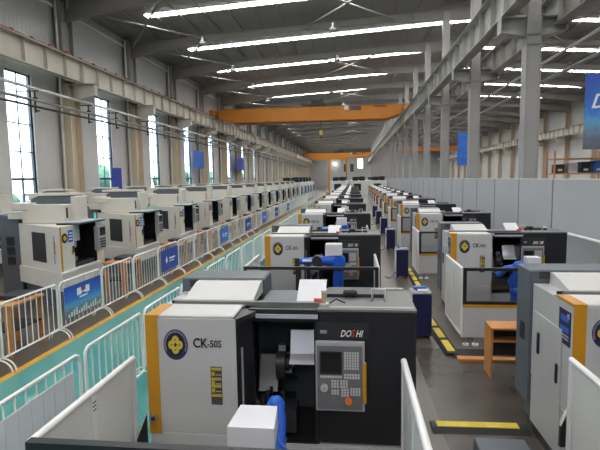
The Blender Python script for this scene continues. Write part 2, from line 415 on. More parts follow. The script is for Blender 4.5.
# service pipes on brackets along the left wall and along the middle columns
def pipe(x, z, r, m, label):
    q = MB(); q.cyl((x, Y0, z), (x, 150, z), r, m, 8); tag(q.build('wall_pipe'), label, 'pipe')
pipe(-14.35, 7.15, .075, 'sheet', 'pale service pipe along the left wall, uppermost of the three under the girder')
pipe(-14.30, 6.62, .06, 'midgrey', 'grey service pipe along the left wall, middle one of the three under the girder')
pipe(-14.22, 6.32, .055, 'dark', 'dark service pipe along the left wall, lowest of the three under the girder')
br = MB().box((-.87, -.03, 0), (.22, .03, .05), 'dark').box((.0, -.03, -.95), (.05, .03, 0), 'dark').box((-.06, -.05, -.33), (.14, .05, -.27), 'dark').box((.02, -.05, -.9), (.2, .05, -.85), 'dark').build('wall_mount_bracket')
k = 0
for i, y in enumerate(FR[5:20]):
    for dy in (-3.6, 0.85):
        c = br if k == 0 else br.copy()
        if k: COL.objects.link(c)
        c.location = (-14.4, y+dy, 7.03)
        tag(c, 'dark steel pipe bracket on the left wall, %s from the front of the bracket row' % ORD[k], 'bracket', 'pipe brackets on the left wall'); k += 1
pipe(7.55, 6.6, .07, 'midgrey', 'grey pipe running behind the middle columns, lower of the two')
pipe(7.4, 7.25, .05, 'sheet', 'pale thin pipe running behind the middle columns under the girder')

# overhead travelling cranes
def make_crane(letters):
    root = empty('bridge_crane')
    q = MB(); 
    for yy in (-.9, .9):
        q.prism([(-13.6, 9.35), (-12.2, 8.95), (3.3, 8.95), (4.62, 9.35), (4.62, 10.25), (-13.6, 10.25)], yy-.28, yy+.28, 'crane', 'y')
        q.box((-13.0, yy-.36, 10.25), (4.1, yy+.36, 10.28), 'crane'); q.box((-12.2, yy-.34, 8.92), (3.3, yy+.34, 8.95), 'crane')
    q.build('bridge_girder', root)
    for x in (-14.05, 4.98):
        MB().box((x-.22, -2.2, 9.3), (x+.22, 2.2, 9.85), 'crane', .03).build('end_carriage', root)
        for yy in (-1.8, 1.8): MB().cyl((x-.12, yy, 9.43), (x+.12, yy, 9.43), .2, 'dark', 16).build('wheel', root)
    t = MB().box((-4.4, -1.3, 10.35), (-2.6, 1.3, 10.55), 'dark').box((-4.2, -.9, 10.55), (-3.4, .6, 10.95), 'dark').cyl((-3.2, -.8, 10.8), (-3.2, .9, 10.8), .25, 'dark').box((-5.2, -1.0, 10.28), (-4.5, -.8, 10.65), 'dark').build('trolley', root)
    MB().cyl((-3.3, 0, 10.4), (-3.3, 0, 8.0), .03, 'dark', 6).box((-3.45, -.12, 7.55), (-3.15, .12, 8.05), 'hazard').tube([(-3.3, 0, 7.55), (-3.3, 0, 7.4), (-3.18, 0, 7.3), (-3.3, 0, 7.2), (-3.42, 0, 7.28)], .035, 'dark').build('hoist_hook', root)
    MB().box((-.9, -1.23, 9.85), (-.5, -1.18, 10.25), 'sheet').build('cabinet', root)
    for c_ in kids(root):
        if c_.name.split('.')[0] != 'end_carriage' and c_.name.split('.')[0] != 'wheel': c_.location.z = -.28
    if letters:
        MB().box((-.35, -1.195, 9.5), (.75, -1.185, 9.92), 'sticker').build('name_plate', root); MB().box((2.0, -1.195, 9.75), (3.2, -1.185, 9.87), 'sticker').build('name_plate', root)
    return root
c1 = make_crane(True); c1.location = (0, 49.5, 0); tag(c1, 'orange overhead bridge crane spanning the hall nearer to the camera', 'crane', 'overhead bridge cranes')
c2 = copy_tree(c1); c2.location = (0, 138, 0); tag(c2, 'distant orange overhead bridge crane near the far end wall', 'crane')
# orange crane in the second hall, seen between the columns
q = empty('bridge_crane'); q.location = (0, 118, 0)
MB().box((7.2, -.3, 8.9), (27.2, .3, 9.9), 'crane').build('bridge_girder', q)
for x in (6.65, 27.6): MB().box((x-.2, -1.6, 9.02), (x+.2, 1.6, 9.6), 'crane').build('end_carriage', q)
tag(q, 'orange bridge crane in the second hall, seen between the columns', 'crane')
# orange gantry frame far down the hall
q = empty('gantry_frame'); q.location = (-4.6, 92, 0)
MB().box((-.2, -.2, 0), (.2, .2, 6.4), 'crane').build('post', q); MB().box((3.1, -.2, 0), (3.4, .2, 6.4), 'crane').build('post', q)
MB().box((-3.4, -.2, 6.4), (3.6, .2, 6.9), 'crane').build('cross_beam', q); MB().box((-.7, -.5, 0), (.7, .5, .25), 'crane').build('foot', q)
tag(q, 'orange gantry frame standing far down the hall under the distant crane', 'gantry')

# end wall bright opening and lamp
q = MB().box((1.4, Y1-.06, 6.2), (3.0, Y1-.01, 9.2), 'lamp'); struct(q.build('window_24'))
q = MB().box((-13, Y1-.05, 7.2), (-12.2, Y1-.01, 8.0), 'winframe'); 
q = MB().sphere((-6.4, Y1-1.0, 7.7), .5, 'lamp'); q.cyl((-6.4, Y1-1.0, 8.1), (-6.4, Y1-1.0, 13.0), .03, 'dark', 6)
tag(q.build('hanging_lamp'), 'bright hanging lamp in front of the far end wall', 'lamp')
for i, x in enumerate((-3.4, -1.2)):
    struct(MB().box((x, Y1-.06, 5.0), (x+1.2, Y1-.01, 7.6), 'winframe').build('window_%d' % (25+i)))

# ------------------------------------------------------------------ CNC lathe (local origin: left front corner at floor, front faces -y)
def emblem(cx, y, cz, r, k=.8):
    q = MB(); n = 36
    def disc(rad, yy, m, sc=1):
        q.prism([(cx+math.cos(2*math.pi*i/n)*rad*k, cz+math.sin(2*math.pi*i/n)*rad) for i in range(n)], y, yy, m, 'y')
    disc(r, y-.004, 'ring'); 
    q.prism([(cx+math.cos(2*math.pi*i/n)*r*.74*k, cz+math.sin(2*math.pi*i/n)*r*.74) for i in range(n)], y-.004, y-.006, 'letter', 'y')
    pts = []
    for i in range(64):                                              # four-lobed golden flower
        a = 2*math.pi*i/64; rad = r*(.40+.20*abs(math.cos(2*a))**.8)
        pts.append((cx+math.cos(a)*rad*k, cz+math.sin(a)*rad))
    q.prism(pts, y-.006, y-.008, 'gold', 'y')
    d = r*.15
    q.prism([(cx-d*k, cz), (cx, cz-d), (cx+d*k, cz), (cx, cz+d)], y-.008, y-.010, 'letter', 'y')
    for sx_, sz in ((1, 0), (-1, 0), (0, 1), (0, -1)):
        q.prism([(cx+(sx_*.33*r+.055*r*math.cos(a))*k, cz+sz*.33*r+.055*r*math.sin(a)) for a in [2*math.pi*j/8 for j in range(8)]], y-.008, y-.010, 'letter', 'y')
    txt = 'INTELLIGENT MANUFACTURING'
    for i in range(26):                                              # fine marks of the ring lettering
        a = R(205-230*i/25); rr = r*.87
        p0 = (cx+math.cos(a)*rr*k, cz+math.sin(a)*rr); w = r*.028; h = r*.06
        ca, sa = math.cos(a-math.pi/2), math.sin(a-math.pi/2)
        q.prism([(p0[0]+(x*ca-z*sa)*k, p0[1]+x*sa+z*ca) for x, z in ((-w, -h), (w, -h), (w, h), (-w, h))], y-.004, y-.006, 'mutedtext', 'y')
    return q

def make_lathe():
    L = empty('cnc_lathe')
    b = MB()
    # left cabinet with the front sliding cover, and the base under the whole machine
    b.prism([(0, 0), (.81, 0), (.74, .06), (.74, 1.0), (0, 1.0)], .66, 1.70, 'white', 'z')
    b.box((0, 0, .12), (.81, 1.0, .655), 'white', .012)
    b.prism([(.81, .18), (2.39, .30), (2.39, 1.15), (.81, 1.15)], .12, .43, 'white', 'z')
    b.box((.02, .05, 0), (2.37, 1.1, .12), 'dark')
    b.box((.10, .02, 1.70), (.79, .40, 1.725), 'cover', .01)
    b.build('body', L)
    MB().prism([(-.004, -.006), (.112, -.006), (.112, .36), (-.004, .36)], 1.70, 1.728, 'orange', 'z').box((-.004, -.006, .64), (.108, 0, 1.728), 'orange').build('amber_stripe', L)
    emblem(.268, 0, 1.465, .138).build('round_emblem', L)
    MB().text('CK', .118, 'letter', at_front(.425, -.003, 1.446), .004, .0, 'LEFT', .80).text('-50S', .088, 'letter', at_front(.553, -.003, 1.45), .001, 0, 'LEFT', .82).build('model_lettering', L)
    q = MB(); q.box((.575, -.004, .93), (.675, 0, 1.275), 'sticker')
    for z in (1.255, 1.165, 1.10, 1.015): q.box((.58, -.006, z-.012), (.67, -.004, z+.012), 'stickery')
    for z in (1.21, 1.13, 1.06): q.box((.582, -.006, z-.018), (.612, -.004, z+.018), 'stickery'); q.box((.62, -.006, z-.012), (.668, -.004, z-.004), 'mutedtext')
    q.build('warning_sticker', L)
    MB().cyl((.042, -.006, .79), (.042, -.03, .79), .034, 'steel', 16).cyl((.042, -.03, .79), (.042, -.038, .79), .02, 'dark', 12).build('lock', L)
    # side service door (left flank) and its handles, and the blue notice
    sd = MB().box((-.012, .22, .25), (0, .93, 1.42), 'white', .005).build('side_door', L)
    MB().box((-.03, .74, .98), (-.012, .79, 1.22), 'black', .01).build('handle', sd); MB().box((-.03, .27, .86), (-.012, .31, 1.06), 'black', .01).build('handle', sd)
    q = MB(); q.box((-.006, .055, 1.30), (0, .30, 1.63), 'navy'); q.box((-.008, .09, 1.52), (-.006, .26, 1.58), 'blue'); q.box((-.008, .08, 1.42), (-.006, .27, 1.47), 'skyblue')
    for z in (1.38, 1.35): q.box((-.008, .08, z), (-.006, .27, z+.015), 'mutedtext')
    q.box((-.008, .075, 1.56), (-.006, .12, 1.61), 'mutedtext'); q.build('blue_notice', L)
    # working space: dark lining, posts, track
    q = MB(); q.box((.80, 1.0, .43), (1.50, 1.05, 1.66), 'black'); q.box((.74, .3, .43), (.80, 1.0, 1.66), 'black'); q.box((.80, .3, .40), (1.50, 1.0, .44), 'black'); q.box((1.46, .32, .43), (1.50, 1.0, 1.66), 'black')
    q.box((.74, .30, 1.60), (1.50, 1.0, 1.66), 'black')
    q.prism([(.86, .5), (1.2, .5), (1.2, .98), (.86, .98)], .44, .62, 'dark', 'z'); q.build('cabin', L)
    q = MB(); q.prism([(.745, .06), (.81, .02), (.90, .26), (.90, .34), (.745, .34)], .46, 1.655, 'black', 'z'); q.box((.83, .08, .75), (.845, .135, 1.42), 'midgrey'); q.prism([(.745, .05), (.82, .01), (.93, .26), (.93, .36), (.745, .36)], 1.655, 1.70, 'dark', 'z'); q.build('door_post', L)
    MB().box((.93, .27, 1.635), (1.50, .30, 1.668), 'plate').box((.86, .30, 1.668), (1.50, .36, 1.71), 'black').build('door_track', L)
    q = MB(); q.cyl((1.06, .70, 1.05), (1.15, .70, 1.05), .17, 'dark', 20); q.cyl((1.15, .70, 1.05), (1.19, .70, 1.05), .11, 'black', 16)
    for a in (90, 210, 330): q.box((1.15, .68+.09*math.cos(R(a)), 1.03+.09*math.sin(R(a))), (1.21, .72+.09*math.cos(R(a)), 1.07+.09*math.sin(R(a))), 'steel')
    q.box((1.08, .62, 1.19), (1.15, .70, 1.26), 'steel'); q.build('chuck', L)
    MB().prism([(.60, 1.18), (.62, 1.18), (.70, 1.40), (.68, 1.40)], 1.20, 1.46, 'plate', 'x').prism([(.50, 1.115), (.52, 1.11), (.62, 1.18), (.60, 1.185)], 1.20, 1.46, 'paper', 'x').build('inner_screen', L)
    MB().prism([(.62, .78), (.64, .78), (.80, 1.10), (.78, 1.10)], .87, 1.06, 'midgrey', 'x').build('chip_guard', L)
    q = MB()
    for i in range(11):
        x = .90+.05*(i % 6)+.02*(i//6); y = .40+.08*(i//6); z = .80+.05*((i*7) % 3)
        q.cyl((x, y, z-.12), (x+.01, y-.03, z), .018, 'steel' if i % 3 == 0 else 'dark', 8)
    q.box((.88, .36, .50), (1.28, .60, .72), 'dark'); q.build('tool_turret', L)
    # control cabinet, black
    b = MB(); b.box((1.50, .30, .45), (2.38, 1.12, 1.70), 'black', .012); b.build('control_cabinet', L)
    c = [o for o in kids(L) if o.name.startswith('control_cabinet')][0]
    MB().box((1.50, .295, 1.70), (2.38, 1.14, 1.72), 'topgrey').box((1.60, .34, 1.72), (2.36, .40, 1.725), 'midgrey').build('top_plate', c)
    MB().box((1.49, .285, 1.45), (1.96, .30, 1.60), 'dark').box((1.52, .28, 1.50), (1.58, .285, 1.53), 'midgrey').build('name_strip', c)
    MB().text('DO', .085, 'wletter', at_front(1.70, .279, 1.475), .003, .35, 'LEFT', .72).text('S', .095, 'red', at_front(1.795, .278, 1.475), .003, .35, 'LEFT', .72).text('HI', .085, 'wletter', at_front(1.838, .279, 1.475), .003, .35, 'LEFT', .72).build('brand_lettering', c)
    p = MB().box((1.475, .255, .78), (1.92, .30, 1.435), 'panelgrey', .008).build('control_panel', L)
    MB().box((1.492, .250, .80), (1.90, .256, 1.395), 'panelin').build('panel_face', p)
    MB().box((1.515, .244, 1.135), (1.715, .251, 1.345), 'black').box((1.53, .242, 1.155), (1.70, .245, 1.33), 'screen').build('screen', p)
    q = MB()
    for r_ in range(7):
        for k in range(6): q.box((1.735+k*.023, .243, 1.325-r_*.024), (1.752+k*.023, .250, 1.342-r_*.024), 'key')
    q.build('keypad', p); q = MB()
    for k in range(9): q.box((1.52+k*.022, .243, 1.10), (1.537+k*.022, .25, 1.118), 'key')
    q.build('keypad', p); q = MB()
    for x0, z0, nx, nz in ((1.62, 1.06, 3, 3), (1.70, 1.06, 3, 3), (1.735, 1.12, 6, 2), (1.62, .97, 3, 2), (1.71, .98, 3, 3), (1.79, .99, 4, 3)):
        for i in range(nx):
            for j in range(nz): q.box((x0+i*.024, .243, z0-j*.026), (x0+i*.024+.018, .25, z0-j*.026+.019), 'key')
    q.build('keypad', p)
    MB().cyl((1.555, .25, 1.01), (1.555, .215, 1.01), .033, 'key', 16).cyl((1.555, .215, 1.01), (1.555, .205, 1.01), .016, 'panelgrey', 12).build('dial_knob', p)
    MB().cyl((1.775, .25, .90), (1.775, .22, .90), .02, 'estop', 14).cyl((1.775, .22, .90), (1.775, .20, .90), .032, 'estop', 14).build('emergency_button', p)
    MB().box((1.90, .245, .86), (1.935, .27, 1.25), 'orange', .008).build('amber_handle', p)
    MB().cyl((1.545, .46, 1.72), (1.545, .46, 1.735), .045, 'key', 14).cyl((1.545, .46, 1.735), (1.545, .46, 1.84), .022, 'brass', 12).cyl((1.545, .46, 1.84), (1.545, .46, 1.86), .024, 'paper', 12).build('signal_lamp', L)
    MB().cyl((1.45, .5, 1.74), (1.52, .5, 1.74), .03, 'red', 10).tube([(1.60, .48, 1.73), (1.66, .47, 1.77), (1.72, .49, 1.74), (1.74, .52, 1.725)], .008, 'black', 6).build('cable_plug', L)
    # top and back
    q = MB(); q.box((.0, 1.0, .15), (2.39, 1.16, 1.58), 'grey'); q.box((.10, .44, 1.70), (1.56, .50, 1.74), 'topgrey'); q.box((.0, .40, 1.70), (.80, .44, 1.715), 'midgrey'); q.box((.05, .50, 1.70), (.45, .52, 1.73), 'black')
    q.box((.92, .42, 1.655), (1.50, 1.1, 1.70), 'grey'); q.box((1.56, .74, 1.72), (2.14, 1.04, 1.755), 'dark'); q.box((1.62, 1.05, 1.72), (2.34, 1.12, 1.735), 'midgrey'); q.build('top_deck', L)
    MB().prism([(.50, 1.72), (.52, 1.74), (.88, 1.83), (1.0, 1.83), (1.0, 1.70), (.50, 1.70)], .17, .86, 'cover', 'x').build('top_cover', L)
    q = MB(); q.box((-.03, 1.0, .3), (.88, 1.44, 1.85), 'grey', .015)
    for x in (.06, .40):
        for j in range(4): q.box((x, .992, 1.845-.02-j*.022), (x+.3, 1.0, 1.855-.02-j*.022), 'black')
    q.box((-.034, 1.15, 1.0), (-.03, 1.30, 1.2), 'black')
    q.build('rear_cabinet', L)
    MB().prism([(.60, 1.71), (.62, 1.71), (.92, 1.86), (.90, 1.86)], 1.27, 1.55, 'paper', 'x').build('white_sheet', L)
    MB().box((1.72, .70, 1.73), (1.86, .82, 1.80), 'black', .02).build('top_motor', L); MB().tube([(2.0, .60, 1.72), (2.0, .60, 1.84), (2.12, .60, 1.84), (2.12, .60, 1.72)], .012, 'steel', 6).build('lifting_handle', L)
    return L

LATHE_SMALL = ('keypad', 'dial_knob', 'emergency_button', 'cable_plug', 'lock', 'brand_lettering', 'warning_sticker', 'tool_turret', 'chip_guard', 'lifting_handle', 'top_motor', 'handle', 'blue_notice', 'side_door', 'model_lettering', 'screen', 'panel_face', 'name_strip')
lathe = make_lathe()

# guard enclosure in front of a lathe (same local frame)
def make_guard(depth, yl=.02, both=True):
    G = empty('guard_enclosure')
    H = 1.35; x0, x1 = -.14, 2.25; yf = -depth
    for nm, x, y1 in (('side_panel', x0, yl), ('side_panel', x1, .12))[:2 if both else 1]:
        s = MB(); s.cyl((x, yf, H-.026), (x, y1, H-.026), .026, 'fence', 10)
        for y in (yf+.03, (yf+y1)/2, y1-.03): s.box((x-.02, y-.03, .13), (x+.02, y+.03, H-.03), 'fence')
        s.box((x-.02, yf, .13), (x+.02, y1, .18), 'fence')
        p = s.build(nm, G)
        MB().box((x-.008, yf+.06, .18), (x+.008, (yf+y1)/2-.03, H-.05), 'sheet').box((x-.008, (yf+y1)/2+.03, .18), (x+.008, y1-.06, H-.05), 'sheet').build('infill_sheet', p)
        q = MB()
        for j in range(3):
            for dx in (-.012, .012): q.cyl((x+.02, (yf+y1)/2+dx, H-.1-.03*j), (x+.026, (yf+y1)/2+dx, H-.1-.03*j), .006, 'dark', 8)
        q.build('bolts', p)
    f = MB()
    zt, zb = H, .72
    f.box((x0, yf-.03, zt-.05), (x1, yf+.03, zt), 'black'); f.box((x0, yf-.02, zb), (x1, yf+.02, zb+.05), 'black')
    for x in (x0, .80, x1-.06): f.box((x, yf-.02, zb+.05), (x+(.10 if x == .80 else .06), yf+.02, zt-.05), 'black')
    f.box((x0, yf-.025, zb-.05), (x1, yf+.02, zb), 'orange')
    w = f.build('window_frame', G)
    MB().box((x0+.06, yf-.004, zb+.05), (.80, yf+.004, zt-.05), 'eglass').box((.90, yf-.004, zb+.05), (x1-.06, yf+.004, zt-.05), 'eglass').build('guard_window', w)
    MB().box((x0, yf-.02, .14), (1.1, yf+.02, zb-.05), 'white', .006).box((1.11, yf-.02, .14), (x1, yf+.02, zb-.05), 'white', .006).build('lower_panel', G)
    for x in (x0+.06, x0+.22, x1-.1):
        MB().cyl((x, yf, 0), (x, yf, .03), .055, 'fence', 14).cyl((x, yf, .03), (x, yf, .14), .014, 'steel', 8).build('levelling_foot', G)
    # dark gusset beside the lathe foot
    MB().prism([(-.105, .40), (-.012, .40), (-.012, .82), (-.105, .60)], -.06, -.03, 'black', 'y').prism([(-.105, .60), (-.012, .82), (-.012, .845), (-.105, .625)], -.065, -.025, 'sheet', 'y').build('gusset', G)
    return G

# robot arm (local to the lathe frame)
def make_robot(pose):
    root = empty('robot_arm')
    if pose == 'tip':
        bx, by = 1.10, -.62
        MB().cyl((bx, by, 0), (bx, by, .05), .2, 'dark', 20).cyl((bx, by, .05), (bx, by, .62), .10, 'blue', 18).build('pedestal', root)
        MB().sphere((bx, by, .70), .12, 'blue', 16, 10).box((bx-.13, by-.22, .82), (bx+.10, by-.02, 1.02), 'blue', .03).build('shoulder', root)
        MB().tube([(bx+.02, by, .72), (bx+.11, by+.10, .78), (bx+.13, by+.20, .90)], .075, 'blue', 12).build('upper_arm', root)
        MB().tube([(bx+.13, by+.18, .86), (bx+.13, by+.26, 1.0), (bx+.10, by+.32, 1.11)], .062, 'blue', 12).sphere((bx+.10, by+.32, 1.11), .063, 'blue').box((bx+.03, by+.27, 1.04), (bx+.17, by+.37, 1.13), 'blue', .02).build('forearm', root)
        MB().prism([(.97, -.53), (1.25, -.53), (1.28, -.86), (.95, -.86)], 1.03, 1.20, 'paper', 'z').build('white_head', root)
        MB().tube([(bx+.18, by-.1, 1.05), (bx+.30, by-.22, .98), (bx+.42, by-.3, .9)], .012, 'blue', 6).build('cable', root)
    elif pose == 'reach':
        bx, by = 1.52, -.50
        MB().cyl((bx, by, 0), (bx, by, .05), .2, 'dark', 20).cyl((bx, by, .05), (bx, by, 1.12), .10, 'blue', 18).build('pedestal', root)
        MB().sphere((bx, by, 1.26), .15, 'blue', 16, 10).cyl((bx+.02, by-.14, 1.30), (bx+.02, by+.14, 1.30), .12, 'blue', 16).build('shoulder', root)
        MB().cyl((bx, by-.04, 1.30), (bx-.38, by-.06, 1.32), .105, 'blue', 14, .085).build('upper_arm', root)
        MB().cyl((bx-.36, by-.06, 1.32), (bx-.74, by-.04, 1.30), .075, 'blue', 14, .06).cyl((bx-.40, by-.16, 1.32), (bx-.40, by+.04, 1.32), .10, 'dark', 14).box((bx-.68, by-.125, 1.31), (bx-.44, by-.115, 1.35), 'wletter').build('forearm', root)
        MB().box((bx-.24, by-.10, 1.42), (bx+.08, by+.14, 1.64), 'paper', .01).build('white_head', root)
        MB().box((bx-.84, by-.07, 1.18), (bx-.74, by+.03, 1.36), 'dark', .01).build('gripper', root)
    else:
        bx, by = 1.12, -.62
        MB().cyl((bx, by, 0), (bx, by, .05), .2, 'dark', 20).cyl((bx, by, .05), (bx, by, .62), .12, 'blue', 18).build('pedestal', root)
        MB().sphere((bx, by, .68), .14, 'blue', 16, 10).build('shoulder', root)
        MB().tube([(bx, by, .70), (bx-.1, by, .88), (bx+.02, by, 1.08)], .09, 'blue', 12).build('upper_arm', root)
        MB().sphere((bx+.02, by, 1.16), .12, 'blue', 16, 10).tube([(bx, by, 1.16), (bx-.2, by+.05, 1.12), (bx-.36, by+.08, .98)], .06, 'blue', 10).build('forearm', root)
        MB().box((bx+.13, by-.12, 1.20), (bx+.38, by+.1, 1.36), 'paper', .01).build('white_head', root)
        MB().box((bx-.42, by+.04, .84), (bx-.32, by+.12, .98), 'dark', .01).build('gripper', root)
    return root

# centre row
CX = -1.83
CY = [3.95, 9.7]+[15.75+6.0*k for k in range(0, 9)]
RX = 1.98
RY = [4.5, 10.05]+[15.6+5.3*k for k in range(0, 10)]
guard_c = make_guard(1.38); guard_r = make_guard(1.75, -.3, False)
robA, robB, robC = make_robot('tip'), make_robot('reach'), make_robot('up')
for row, X, Ys, side in (('centre row', CX, CY, 'teal walkway'), ('right row', RX, RY, 'grey partition')):
    for i, y in enumerate(Ys):
        src = lathe
        if row == 'centre row' and i == 0: o = lathe
        else: o = copy_tree(lathe, None, () if i < 3 else LATHE_SMALL)
        o.location = (X, y, 0)
        tag(o, 'white and black CNC lathe with amber stripe, %s from the front of the %s' % (ORD[i], row), 'lathe', 'CNC lathes of the %s' % row)
        gsrc = guard_c if row == 'centre row' else guard_r
        g = gsrc if i == 0 else copy_tree(gsrc, None, () if i < 4 else ('bolts', 'levelling_foot', 'gusset', 'infill_sheet'))
        g.location = (X, y, 0)
        tag(g, 'white guard enclosure with black-framed windows before the %s lathe of the %s' % (ORD[i], row), 'machine guard', 'guard enclosures of the %s' % row)
        if i < 12:
            if row == 'centre row': r_ = robA if i == 0 else (robB if i == 1 else copy_tree(robB))
            else: r_ = robC if i == 0 else copy_tree(robC)
            r_.location = (X, y, 0)
            tag(r_, 'blue robot arm with white box head inside the %s guard of the %s' % (ORD[i], row), 'robot arm', 'robot arms of the %s' % row)

# ------------------------------------------------------------------ machining centres of the left row (front faces +x; local origin: near front corner)
def make_vmc():
    V = empty('machining_centre')
    b = MB()
    LEN = 1.85
    plan = [(0, 0), (0, LEN), (-1.0, LEN), (-1.72, LEN-.25), (-1.72, 1.05)]
    b.prism([(0, 0), (0, .55), (-.45, .55), (-.45, 1.52), (0, 1.52), (0, LEN), (-1.72, LEN-.2), (-1.72, 1.05)], .90, 1.92, 'cream', 'z')
    b.prism([(.04, -.03), (.04, 1.52), (0, 1.56), (0, LEN), (-1.72, LEN-.2), (-1.75, 1.02)], .50, .90, 'cream', 'z')
    b.build('lower_housing', V)
    MB().prism([(-.15, .25), (-.15, LEN-.1), (-1.7, LEN-.3), (-1.7, 1.15)], .0, .50, 'grey', 'z').build('base', V)
    MB().box((.0, .55, .90), (.08, 1.55, .94), 'fence').box((0, -.03, .88), (.07, .55, .92), 'fence').build('sill', V)
    MB().box((-.004, .02, .92), (.006, .08, 1.92), 'orange').build('amber_stripe', V)
    # side window on the slanted flank
    d = Vector((-1.72, 1.05, 0)).normalized(); nrm = Vector((-d.y, d.x, 0)); nrm = nrm if nrm.y < 0 else -nrm
    def flank(q, s0, s1, z0, z1, t, m):
        P = [d*s0, d*s1, d*s1+nrm*t, d*s0+nrm*t]
        q.prism([(p.x, p.y) for p in P], z0, z1, m, 'z')
    q = MB(); flank(q, .66, 1.32, 1.08, 1.76, .012, 'black'); V_w = q.build('side_window', V)
    q = MB(); flank(q, .24, .27, 1.1, 1.72, .01, 'midgrey'); flank(q, .215, .23, 1.3, 1.6, .012, 'red'); q.build('side_lettering', V)
    q = MB(); n = 24
    for r_, x, m in ((.11, .008, 'letter'), (.055, .012, 'gold')): q.prism([(.19+math.cos(2*math.pi*i/n)*r_, 1.66+math.sin(2*math.pi*i/n)*r_) for i in range(n)], 0, x, m, 'x')
    q.build('round_emblem', V)
    q = MB(); q.box((0, .33, 1.55), (.008, .50, 1.82), 'blue'); 
    for z in (1.60, 1.67, 1.74): q.box((.008, .35, z), (.01, .48, z+.025), 'wletter')
    q.build('blue_label', V); MB().box((0, .47, 1.3), (.03, .50, 1.45), 'dark').box((0, .44, 1.25), (.006, .51, 1.38), 'stickery').build('latch', V)
    # opening with worktable and spindle
    q = MB(); q.box((-.44, .56, .92), (-.40, 1.51, 1.9), 'black'); q.box((-.40, .56, .92), (-.01, .57, 1.9), 'black'); q.box((-.40, 1.50, .92), (-.01, 1.52, 1.9), 'black'); q.build('cabin', V)
    MB().box((-.38, .62, .93), (-.05, 1.45, 1.03), 'dark').box((-.34, .66, 1.03), (-.2, 1.0, 1.12), 'steel').build('worktable', V)
    MB().box((-.38, .9, 1.5), (-.22, 1.15, 1.9), 'sheet').cyl((-.3, 1.02, 1.5), (-.3, 1.02, 1.35), .06, 'steel').build('spindle', V)
    q = MB(); q.box((-.42, .56, 1.925), (.14, 1.72, 1.96), 'black'); q.box((-.40, .60, 1.96), (.12, 1.68, 1.98), 'plate'); q.build('canopy', V)
    p = MB().box((.05, 1.32, 1.22), (.18, 1.66, 1.82), 'panelgrey', .01).box((-.03, 1.56, 1.4), (.05, 1.64, 1.5), 'dark').build('control_panel', V)
    q = MB(); q.box((.18, 1.36, 1.58), (.186, 1.62, 1.78), 'screen'); 
    p2 = q.build('screen', p)
    q = MB()
    for i in range(6):
        for j in range(4): q.box((.18, 1.36+i*.045, 1.28+j*.065), (.187, 1.39+i*.045, 1.32+j*.065), 'dark')
    q.build('keypad', p)
    MB().cyl((.0, 1.50, 1.98), (.0, 1.50, 2.12), .03, 'teal_led', 12).cyl((0, 1.50, 2.12), (0, 1.50, 2.14), .032, 'key', 12).build('beacon', V)
    # upper housing and column
    MB().box((-1.55, .95, 1.92), (-.42, 1.75, 2.38), 'cream', .02).box((-.44, 1.2, 1.92), (-.32, 1.75, 2.56), 'cream', .02).build('upper_housing', V)
    q = MB().box((-.435, .968, 2.05), (-.418, 1.05, 2.3), 'dark'); q.build('vent', V)
    MB().prism([(-1.5, 2.36), (-1.5, 2.5), (-1.2, 2.62), (-.5, 2.54), (-.44, 2.36)], 1.25, 1.85, 'grey', 'y').box((-1.62, 1.22, 2.58), (-.5, 1.88, 2.64), 'cream').build('column_cover', V)
    b = MB(); b.prism([(-1.72, 1.06), (-1.72, LEN-.2), (-2.35, LEN-.1), (-2.35, 1.2)], .0, 2.1, 'grey', 'z'); b.box((-1.95, .98, 2.02), (-1.45, 1.6, 2.2), 'cream', .02); b.box((-1.80, .92, 2.24), (-1.35, 1.6, 2.42), 'cream', .02)
    for z in (.9, 1.15, 1.4): b.box((-2.1, 1.08, z), (-1.9, 1.13, z+.18), 'black')
    b.build('rear_cabinet', V)
    return V
vmc = make_vmc()
VX, VY0, VS = -6.40, 9.76, 3.64
for i in range(13):
    o = vmc if i == 0 else copy_tree(vmc, None, () if i < 4 else ('keypad', 'latch', 'side_lettering', 'vent', 'screen'))
    o.location = (VX, VY0+VS*i, 0)
    tag(o, 'cream machining centre with dark side window, %s from the front behind the barriers' % ORD[i], 'machine tool', 'machining centres behind the white barriers')
for i in range(12):
    o = copy_tree(vmc, None, ('keypad', 'latch', 'side_lettering', 'vent', 'screen'))
    o.location = (-10.6, 12.6+VS*i, 0)
    tag(o, 'cream machining centre of the row along the window wall, %s from the front' % ORD[i], 'machine tool', 'machining centres along the window wall')
# workbenches between the machines
def make_bench():
    B = empty('workbench')
    MB().box((-.63, 0, .84), (0, .90, .88), 'wood', .006).build('top', B)
    for x0, x1 in ((-.14, -.02), (-.61, -.49)):
        for y in (.03, .84): MB().box((x0, y, 0), (x1, y+.03, .84), 'wood').build('leg', B)
    MB().box((-.58, .06, .40), (-.05, .84, .43), 'dark').build('shelf', B)
    MB().box((-.5, .35, .88), (-.12, .85, .96), 'black', .01).build('rubber_tray', B)
    return B
b0 = make_bench()
for i in range(-1, 9):
    o = b0 if i == -1 else copy_tree(b0)
    o.location = (VX+.75, VY0+1.5+VS*i-(.45 if i < 0 else 0), 0)
    lab = 'orange wooden workbench in the lower left corner before the first machining centre' if i == -1 else 'orange wooden workbench between the %s and %s machining centres behind the barriers' % (ORD[i], ORD[i+1])
    tag(o, lab, 'workbench', 'workbenches between the machining centres')
# shelving at the far left edge
q = empty('tool_cabinet'); q.location = (-9.9, 9.6, 0)
MB().box((-.6, 0, 0), (.3, 1.0, .9), 'wood').build('body', q); MB().box((-.6, .1, .9), (.3, .9, 1.7), 'dark').build('instrument_case', q)
q2 = MB()
for k in range(6): q2.box((-.5+.13*k, .09, 1.0+.12*(k % 3)), (-.42+.13*k, .1, 1.1+.12*(k % 3)), ('red', 'sheet', 'teal_led')[k % 3])
q2.build('buttons', q)
tag(q, 'wooden tool cabinet with a dark instrument case at the far left edge', 'cabinet')

